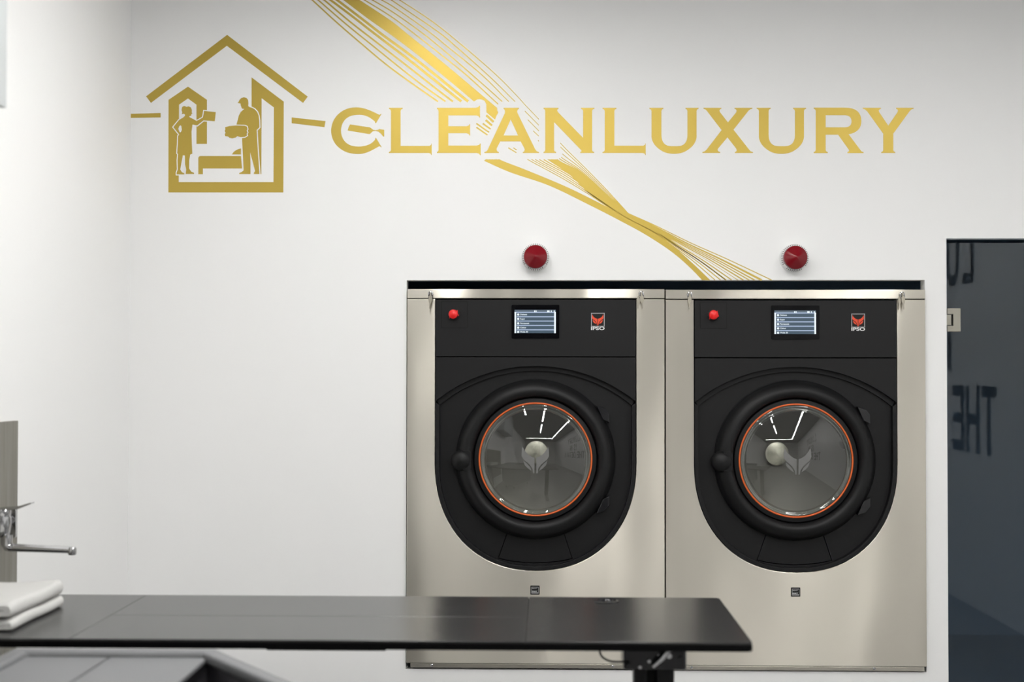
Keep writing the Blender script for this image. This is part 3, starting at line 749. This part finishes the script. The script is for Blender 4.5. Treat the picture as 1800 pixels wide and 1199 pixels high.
    def etch(m):
        def e(x, y): return (DCX+(x-610)/5*K, DCZ-(y-594)/5*K)
        yf = lambda x, z: ydome(math.hypot(x-DCX, z-DCZ))
        ear = [(498, 478), (515, 510), (545, 545), (580, 568), (602, 575), (602, 710), (590, 710), (585, 672), (560, 635), (530, 610), (507, 590), (490, 560), (492, 515)]
        chk = [(505, 600), (535, 625), (565, 660), (577, 690), (545, 668), (517, 640)]
        for fl in (False, True):
            for P in (ear, chk):
                m.prism([[e(1220-x if fl else x, y) for x, y in P]], -.0012, -.0006, GREYETCH, yf=yf)
    one('etched_emblem', etch, dr)
    hx, hz = q(812, 810.5)
    def hnd(m):
        P = [(17, .02), (18.5, .0), (18.8, -.012), (18, -.022), (15.5, -.030), (11, -.036), (5, -.039), (.01, -.040)]
        m.lathe([(r*K, y) for r, y in P], BLACK, c=(hx, 0, hz), n=40)
        m.prism([rrect(hx, hx+17*K, hz-16*K, hz+18*K, 5*K)], -.031, .0, BLACK)
    one('handle', hnd, dr, smooth=40)
    for sg, py in ((1, 733), (-1, 893)):
        def hg(m):
            P = [q(CX+107, 808.6-sg*95), q(CX+122, 808.6-sg*90), q(CX+129.5, 808.6-sg*81), q(CX+130, 808.6-sg*64), q(CX+118, 808.6-sg*70)]
            m.prism([P], -.004, .022, LEGG)
        one('hinge', hg, root, bevel=.002)
    # drum
    def drum(m):
        P = [(104*K, .030), (108*K, .045), (116*K, .052), (.245, .07), (.25, .09), (.25, .345), (.22, .36), (.0001, .372)]
        m.lathe(P, DRUM, c=(DCX, 0, DCZ), n=72)
        for k in range(3):
            a = R(250+120*k)
            m.tube([(DCX+.235*math.cos(a), .09, DCZ+.235*math.sin(a)), (DCX+.235*math.cos(a), .345, DCZ+.235*math.sin(a))], .03, DRUM)
    d = one('drum', drum, root, smooth=40)
    def hub(m):
        m.lathe([(.040, .37), (.040, .352), (.038, .348), (.020, .3455), (.0001, .3445)], HUB, c=(DCX, 0, DCZ), n=40)
    one('drum_hub', hub, d, smooth=40)['label'] = 'cream round hub cap'
    # label plate low on the front
    def lab(m):
        def bq(x, y): return q(910+x/24., 1010+y/24.)
        (a, b), (c, e) = bq(540, 865), bq(930, 485)
        m.prism([rrect(a, c, b, e, .0015)], -.0012, .0005, BLACKG)
        (a, b), (c, e) = bq(582, 815), bq(888, 535)
        m.prism([[(a, b), (c, b), (c, e), (a, e)]], -.0014, -.0011, GREYP)
        (a, b), (c, e) = bq(600, 770), bq(872, 560)
        m.prism([[(a, b), (c, b), (c, e), (a, e)]], -.0016, -.0013, BLACKG)
        for tx, ya, yb, mt in (('SMART', 575, 632, GREYP), ('WAY', 695, 755, WHITEP)):
            vs, fs = text_tris(tx, 1., 1., bold=.02); xs = [v[0] for v in vs]; ys = [v[1] for v in vs]
            (a, b), (c, e) = bq(592, yb), bq(835, ya)
            m.add([(a+(v[0]-min(xs))/(max(xs)-min(xs))*(c-a), -.0018, b+(v[1]-min(ys))/(max(ys)-min(ys))*(e-b)) for v in vs], fs, mt)
    one('label_plate', lab, root)
    # locks with keys
    def lock(px, tilt, two):
        x, z = q(px, 517.8)
        lk = one('lock', lambda m: m.lathe([(5.2*K, -.001), (5.2*K, -.007), (4.6*K, -.009), (3.4*K, -.0095), (3.2*K, -.008), (.0001, -.008)], CHROME, c=(x, 0, z), n=24), root, smooth=True)
        def key(m, dx, rz, y):
            c, s = math.cos(rz), math.sin(rz)
            P = [(-1.2, -3), (1.2, -3), (3, -6), (3.3, -11), (2.2, -15), (1.1, -17), (1.0, -25), (0, -27), (-1.0, -25), (-1.1, -17), (-2.2, -15), (-3.3, -11), (-3, -6)]
            m.prism([[(x+(dx+a*c-b*s)*K, z+(a*s+b*c)*K) for a, b in P]], y, y+.0022, KEYM)
        def kk(m):
            m.tube([(x+4.2*K*math.cos(a), -.012, z-4*K+4.2*K*math.sin(a)) for a in [2*math.pi*i/20 for i in range(21)]], .0008, CHROME, n=6, cap=False)
            m.box((x-1.1*K, -.016, z-3*K), (x+1.1*K, -.006, z+3*K), KEYM)
            key(m, .5, tilt, -.014)
            if two: key(m, -3.5, tilt-.15, -.010)
        one('key', kk, lk)
    lock(756.3, -.08, False); lock(1127, .05, True)
    return root
m1 = machine(); pL = at_y(CX, CY, -.012); m1.location = (pL.x, -.012, pL.z)
mL_c = (at_y(715.6, 840, -.012).x + at_y(1167.8, 840, -.012).x)/2
mR_c = (at_y(1168.8, 840, -.012).x + at_y(1626.8, 840, -.012).x)/2
m1.location.x = mL_c
m2 = copy_tree(m1); m2.location = (mL_c + .7885, -.012, pL.z-.002)
tag(m1, 'left hand stainless steel washing machine with black front, beside the blank white wall', 'washing machine', 'built-in washing machines')
tag(m2, 'right hand stainless steel washing machine with black front, nearest the glass door', 'washing machine', 'built-in washing machines')

# ------------------------------------------------------------------ black folding table
TZ = .74
near = at_z(700, 1126.5, TZ); far = at_z(700, 1048, TZ)
Y0, Y1 = near.y, far.y
TX1 = at_z(1319, 1124, TZ).x; TX0 = XL+.016
root = empty('work_table', ((TX0+TX1)/2, (Y0+Y1)/2, 0), 'long black table with glossy panelled top in front of the washing machines', 'table')
ox, oy = root.location.x, root.location.y
xs1 = at_z(190, 1084, TZ).x; xs2 = at_z(927, 1084, TZ).x; ym = at_z(450, 1082.5, TZ).y
def panel(x0, x1, y0, y1):
    g = .0006
    one('tabletop_panel', lambda m: m.box((x0-ox+g, y0-oy+g, TZ-.004), (x1-ox-g, y1-oy-g, TZ), TABLE), root, bevel=.0006, seg=1)
panel(TX0, xs1, Y0, Y1); panel(xs1, xs2, Y0, ym); panel(xs1, xs2, ym, Y1)
def corner(m):
    a, b, c, d, r = xs2-ox+.0006, TX1-ox, Y0-oy+.0006, Y1-oy, .012
    P = [(a, c), (b-r, c)] + [(b-r+r*math.sin(R(t)), c+r-r*math.cos(R(t))) for t in (30, 60, 90)] + [(b-r+r*math.cos(R(t)), d-r+r*math.sin(R(t))) for t in (0, 30, 60, 90)] + [(a, d)]
    n = len(P)
    m.add([(x, y, TZ-.004) for x, y in P]+[(x, y, TZ) for x, y in P], [tuple(range(n))[::-1], tuple(range(n, 2*n))]+[(i, (i+1) % n, n+(i+1) % n, n+i) for i in range(n)], TABLE)
one('tabletop_panel', corner, root, bevel=.0006, seg=1)
def slab(m):
    a, b, c, d, r = TX0-ox, TX1-ox+.0006, Y0-oy, Y1-oy, .012
    P = [(a, c), (b-r, c)] + [(b-r+r*math.sin(R(t)), c+r-r*math.cos(R(t))) for t in (30, 60, 90)] + [(b-r+r*math.cos(R(t)), d-r+r*math.sin(R(t))) for t in (0, 30, 60, 90)] + [(a, d)]
    n = len(P)
    m.add([(x, y, TZ-.0175) for x, y in P]+[(x, y, TZ-.004) for x, y in P], [tuple(range(n))[::-1], tuple(range(n, 2*n))]+[(i, (i+1) % n, n+(i+1) % n, n+i) for i in range(n)], TEDGE)
one('core_board', slab, root, bevel=.002)
ZB = TZ-.0175
ly = Y0+.20
def colm(xc, full=True):
    lx = xc-ox; yy = ly-oy
    def c_(m):
        m.box((lx-.040, yy-.030, .03), (lx-.015, yy+.030, ZB-.066), LEGM)
        m.box((lx+.004, yy-.030, .03), (lx+.040, yy+.030, ZB-.066), LEGM)
        m.box((lx-.016, yy-.010, .03), (lx+.005, yy+.028, ZB-.066), BLACKG)
    one('leg', c_, root, bevel=.003)
    one('foot', lambda m: m.box((lx-.035, yy-.2, 0), (lx+.035, yy+.28, .03), LEGM), root, bevel=.004)
    def br(m):
        m.box((lx-.062, yy-.05, ZB-.066), (lx+.062, yy+.05, ZB), LEGG)
    bb = one('bracket', br, root, bevel=.004)
    for dx in (-.052, -.03, -.012, .008, .028, .05):
        one('bolt', lambda m: m.tube([(lx+dx, yy-.050, ZB-.047+.012*math.sin(dx*260)), (lx+dx, yy-.058, ZB-.047+.012*math.sin(dx*260))], .0045+.0012*math.sin(dx*700), LEGG if abs(dx) > .045 else CHROME, n=12), bb, smooth=True)
    def lev(m):
        m.tube([(lx-.005, yy-.062, ZB-.056), (lx+.012, yy-.066, ZB-.04), (lx+.028, yy-.066, ZB-.02)], [.005, .0065, .006], CHROME, n=10)
    one('clamp_lever', lev, bb, smooth=True)
    return bb
xleg = at_y(1148, 1170, ly).x
bb = colm(xleg)
colm(XL+.085)
# cable loop and small fittings under the top
x0 = at_y(1098, 1160, ly-.05).x-ox; x1 = at_y(1054, 1150, ly-.05).x-ox; zl = at_y(1075, 1163, ly-.05).z
cy = ly-.05-oy
one('cable_loop', lambda m: m.tube(crom([(x0, zl), (x1+.02, zl+.001), (x1+.003, zl+.012), (x1, zl+.035), (x1+.005, ZB+.002)], 6) and
    [(p[0], cy, p[1]) for p in crom([(x0+.01, zl), (x1+.02, zl+.001), (x1+.003, zl+.012), (x1, zl+.035), (x1+.005, ZB+.002)], 6)], .0022, LEGM, n=8), root, smooth=True)
a = at_y(468, 1143.5, Y0+.12); b = at_y(678, 1143.5, Y0+.12)
one('control_box', lambda m: m.box((a.x-ox, Y0+.12-oy, a.z), (b.x-ox, Y0+.24-oy, ZB), TEDGE), root, bevel=.002)
kx = at_y(1275, 1143, Y0+.03)
one('hand_switch', lambda m: m.prism([[(kx.x-ox+p*.0011, kx.z+s*.0011+.0) for p, s in [(-16, 8), (-14, 3), (-10, 0), (9, 0), (13, 3), (16, 8)]]], Y0+.015-oy, Y0+.07-oy, TEDGE), root, bevel=.001)
gp = at_z(1066, 1058, TZ)
one('cable_grommet', lambda m: m.lathe([(.027, 0), (.027, .002), (.024, .0035), (.017, .003), (.015, .001), (.0001, .001)], LEGG, c=(gp.x-ox, gp.y-oy, TZ), axis='Z', n=32), root, smooth=True)

# ------------------------------------------------------------------ towels on the table
def towel(name, z0, h, seed, dx, label):
    rng = random.Random(seed)
    pr = at_z(24, 1110, TZ)
    xr = pr.x+dx; xl = XL+.02; yn = at_z(24, 1111, TZ).y; yf = at_z(118, 1065, TZ).y
    o = empty(name, ((xl+xr)/2, (yn+yf)/2, z0), label, 'towel', 'folded white towels')
    cx, cyy = o.location.x, o.location.y
    # section: two layers joined in a rounded fold at the right, open to the left
    sec = []
    rr = h/2; gap = h*.07
    for k in range(15):
        a = math.pi/2-math.pi*k/14
        sec.append((xr-rr*.85+rr*.85*math.cos(a)*1.0, rr+rr*math.sin(a)))
    low = [(xr-rr*.85-(xr-rr*.85-xl)*k/10, 0) for k in range(1, 11)]
    slot = [(xl, rr-gap)] + [(xl+(xr-rr*1.1-xl)*k/6, rr-gap*(1-.3*k/6)) for k in range(1, 7)] + [(xr-rr*.95, rr)] + [(xl+(xr-rr*1.1-xl)*k/6, rr+gap*(1-.3*k/6)) for k in range(6, -1, -1)]
    top = [(xl+(xr-rr*.85-xl)*k/10, h) for k in range(0, 10)]
    loop = sec+low+slot+top; n = len(loop)
    N = 26; vs, fs = [], []
    ph = rng.random()*6
    for j in range(N+1):
        t = j/N; y = yn+(yf-yn)*t
        e = 1.0
        d = min(t, 1-t)*(yf-yn)
        if d < .012: e = math.sqrt(max(0, 1-(1-d/.012)**2))
        for (x, z) in loop:
            zz = rr+(z-rr)*(.72+.28*e)
            zz += .0014*math.sin(7*t+ph+x*20)*(z/h) + .0016*math.sin(x*31+ph)*(z/h)
            if z > rr: zz += .002*(t-.45)*(z/h)
            zz = max(0, zz)
            vs.append((x-cx-(1-e)*.004+.0015*math.sin(9*t+ph), y-cyy, zz))
    for j in range(N):
        for i in range(n):
            i2 = (i+1) % n; fs.append((j*n+i, j*n+i2, (j+1)*n+i2, (j+1)*n+i))
    for j, rev in ((0, False), (N, True)):
        tr = tessellate_polygon([[Vector((p[0], p[1], 0)) for p in loop]])
        for t3 in tr: fs.append(tuple(j*n+i for i in (t3 if not rev else t3[::-1])))
    m = MB(); m.add(vs, fs, TOWEL)
    b = m.build('cloth', o, smooth=60)
    return o
towel('folded_towel', TZ+.0012, .021, 3, 0.0, 'lower of two folded white towels, lying directly on the black table')
towel('folded_towel', TZ+.0262, .027, 11, -.001, 'upper thicker folded white towel, topmost of the pair on the black table')

# ------------------------------------------------------------------ grey laundry cart in front of the table
CZ = .73
def plan(px, py): p = at_z(px, py, CZ); return (p.x, p.y)
bl = plan(14, 1141); br_ = plan(382, 1140.5); e = plan(517, 1199)
dv = Vector((e[0]-br_[0], e[1]-br_[1])).normalized()
yfront = br_[1]-.60
fr_ = (br_[0]+dv.x*(br_[1]-yfront)/-dv.y, yfront)
xl_ = plan(20, 1141)[0]
o = empty('laundry_cart', ((xl_+br_[0])/2, (br_[1]+yfront)/2, 0), 'grey plastic laundry cart with slanted rim, just in front of the black table', 'cart')
ox2, oy2 = o.location.x, o.location.y
O = [(xl_, yfront), fr_, br_, (xl_, br_[1])]
O = [(x-ox2, y-oy2) for x, y in O]
def inset(P, d):
    return grow(P, -d)
def ringwall(m, A, B_, z0, z1, mt):
    n = len(A); vs = [(x, y, z0) for x, y in A]+[(x, y, z0) for x, y in B_]+[(x, y, z1) for x, y in A]+[(x, y, z1) for x, y in B_]
    fs = []
    for i in range(n):
        j = (i+1) % n
        fs += [(i, j, 2*n+j, 2*n+i), (n+j, n+i, 3*n+i, 3*n+j), (2*n+i, 2*n+j, 3*n+j, 3*n+i), (j, i, n+i, n+j)]
    m.add(vs, fs, mt)
one('rim', lambda m: ringwall(m, O, inset(O, .036), CZ-.02, CZ, CARTG), o, bevel=.006)
I = inset(O, .012)
def tub(m):
    ringwall(m, I, inset(O, .020), .14, CZ-.021, CARTG)
one('tub', tub, o)
I2 = inset(O, .021)
def inn(m):
    ringwall(m, I2, inset(O, .026), .141, CZ-.0205, CARTD)
    n = len(I2); m.add([(x, y, .14) for x, y in I2]+[(x, y, .15) for x, y in I2], [tuple(range(n))[::-1], tuple(range(n, 2*n))]+[(i, (i+1) % n, n+(i+1) % n, n+i) for i in range(n)], CARTD)
one('liner', inn, o)['label'] = 'dark inner liner'
lx1 = plan(349, 1160)[0]-ox2; lxm = plan(180, 1154)[0]-ox2; lx0 = xl_-ox2+.037
ly0, ly1 = yfront-oy2+.037, br_[1]-oy2-.038
one('lid_leaf', lambda m: m.box((lx0, ly0, CZ-.018), (lxm-.0025, ly1, CZ-.009), CARTG), o, bevel=.002)
one('lid_leaf', lambda m: m.box((lxm+.0025, ly0, CZ-.018), (lx1, ly1, CZ-.009), CARTG), o, bevel=.002)
for (x, y) in inset(O, .09):
    def cst(m):
        m.lathe([(.0001, -.014), (.04, -.014), (.045, -.01), (.045, .01), (.04, .014), (.0001, .014)], LEGM, c=(x, y, .045), axis='X', n=24)
        m.box((x-.022, y-.02, .05), (x-.016, y+.02, .14), STEEL2); m.box((x+.016, y-.02, .05), (x+.022, y+.02, .14), STEEL2); m.box((x-.022, y-.02, .13), (x+.022, y+.02, .141), STEEL2)
    one('caster', cst, o)

# ------------------------------------------------------------------ left wall: backsplash, tap, wall cabinet
yp = None
d = ray(28, 850); t = (XL+.008-CPOS.x)/d.x; yp = CPOS.y+d.y*t
zp = (CPOS+ray(28, 739.5)*t).z
o = one('backsplash_panel', lambda m: m.box((.0005, -1.3, -(zp-.3)), (.0125, 0, 0), PANEL), bevel=.0008, loc=(XL, yp, zp))
tag(o, 'grey grained backsplash panel on the left wall behind the tap', 'panel')
yfau = yp-.18
kf = (yfau-CPOS.y)/FPX
def fp_(px, py): p = at_y(px, py, yfau); return p
b0 = fp_(10, 965)
o = empty('wall_tap', (XL+.008, yfau, fp_(10, 920).z), 'chrome wall mounted tap with long swivel spout above the table end', 'tap')
tx, tz = o.location.x, o.location.z
def tl(px, py): p = fp_(px, py); return (p.x-tx, p.z-tz)
def body(m):
    c = tl(8, 918)
    for sy in (-.06, .06):
        m.tube([(0.0, sy, c[1]-.004), (c[0]*.5, sy, c[1]-.004)], .012, CHROME, n=20)
    m.tube([(c[0]*.45, -.07, c[1]-.004), (c[0]*.45, .07, c[1]-.004)], .015, CHROME, n=24)
    m.tube([(c[0]*.45, 0, c[1]-.004), (c[0]*.95, 0, c[1]-.004)], .014, CHROME, n=24)
    zt, zb = tl(8, 895)[1], tl(8, 945)[1]
    xc = tl(12, 0)[0]
    m.lathe([(.0001, zt), (.016, zt), (.0185, zt-.003), (.0185, zt-.014), (.0175, zt-.0155), (.019, zt-.017), (.0195, (zt+zb)/2), (.017, zb+.012), (.0135, zb+.002), (.0001, zb)], CHROME, c=(xc, 0, 0), axis='Z', n=32)
one('body', body, o, smooth=35)
def cover(m):
    a = at_y(17, 894, yfau+.06); b = at_y(28, 946, yfau+.06)
    m.prism([rrect(.0005, b.x-tx, b.z-tz, a.z-tz, .006)], .058, .066, CHROME)
one('cover_plate', cover, o, bevel=.0015)
def lever(m):
    a = tl(2, 894); b = tl(33, 891); c = tl(57.5, 883.5)
    P = [(a[0], a[1]-.006), (b[0], b[1]-.005), (c[0], c[1]-.0022), (c[0], c[1]+.001), (b[0], b[1]+.0015), (a[0], a[1]+.003)]
    m.prism([P], -.011, .011, CHROME)
one('lever', lever, o, bevel=.001)
def spout(m):
    s = tl(12, 940); k = tl(12, 962.5); e = tl(126, 967)
    m.tube([(s[0], 0, s[1]), (s[0], 0, k[1]+.008), (s[0]+.003, 0, k[1]+.002), (s[0]+.010, 0, k[1]), (s[0]+.02, 0, k[1]-.0003)], [.0125, .0125, .0115, .010, .0085], CHROME, n=20)
    m.tube([(s[0]+.014, 0, k[1]-.0002), (e[0], 0, e[1])], [.0092, .0078], CHROME, n=20)
one('spout', spout, o, smooth=45)
e_ = tl(127, 968)
one('aerator', lambda m: m.lathe([(.0001, .008), (.007, .008), (.0095, .005), (.0098, -.006), (.0085, -.0095), (.0001, -.0095)], CHROME, c=(e_[0], 0, e_[1]), axis='Z', n=24), o, smooth=35)

# wall cabinet, top left
cabd = .30
d = ray(12.5, 100); t = (XL+cabd-CPOS.x)/d.x; yc = CPOS.y+d.y*t
zc = (CPOS+ray(10, 191.5)*t).z
o = empty('wall_cabinet', (XL, yc, zc), 'white wall cabinet at the top left corner of the view', 'cabinet')
one('carcass', lambda m: m.box((0.001, -.9, 0), (cabd-.02, 0, .75), CABW), o, bevel=.001)
for k in range(2):
    one('cabinet_door', lambda m: m.box((cabd-.0195, -.45*(k+1)+.0015, .001), (cabd, -.45*k-.0005, .75), CABW), o, bevel=.0012)
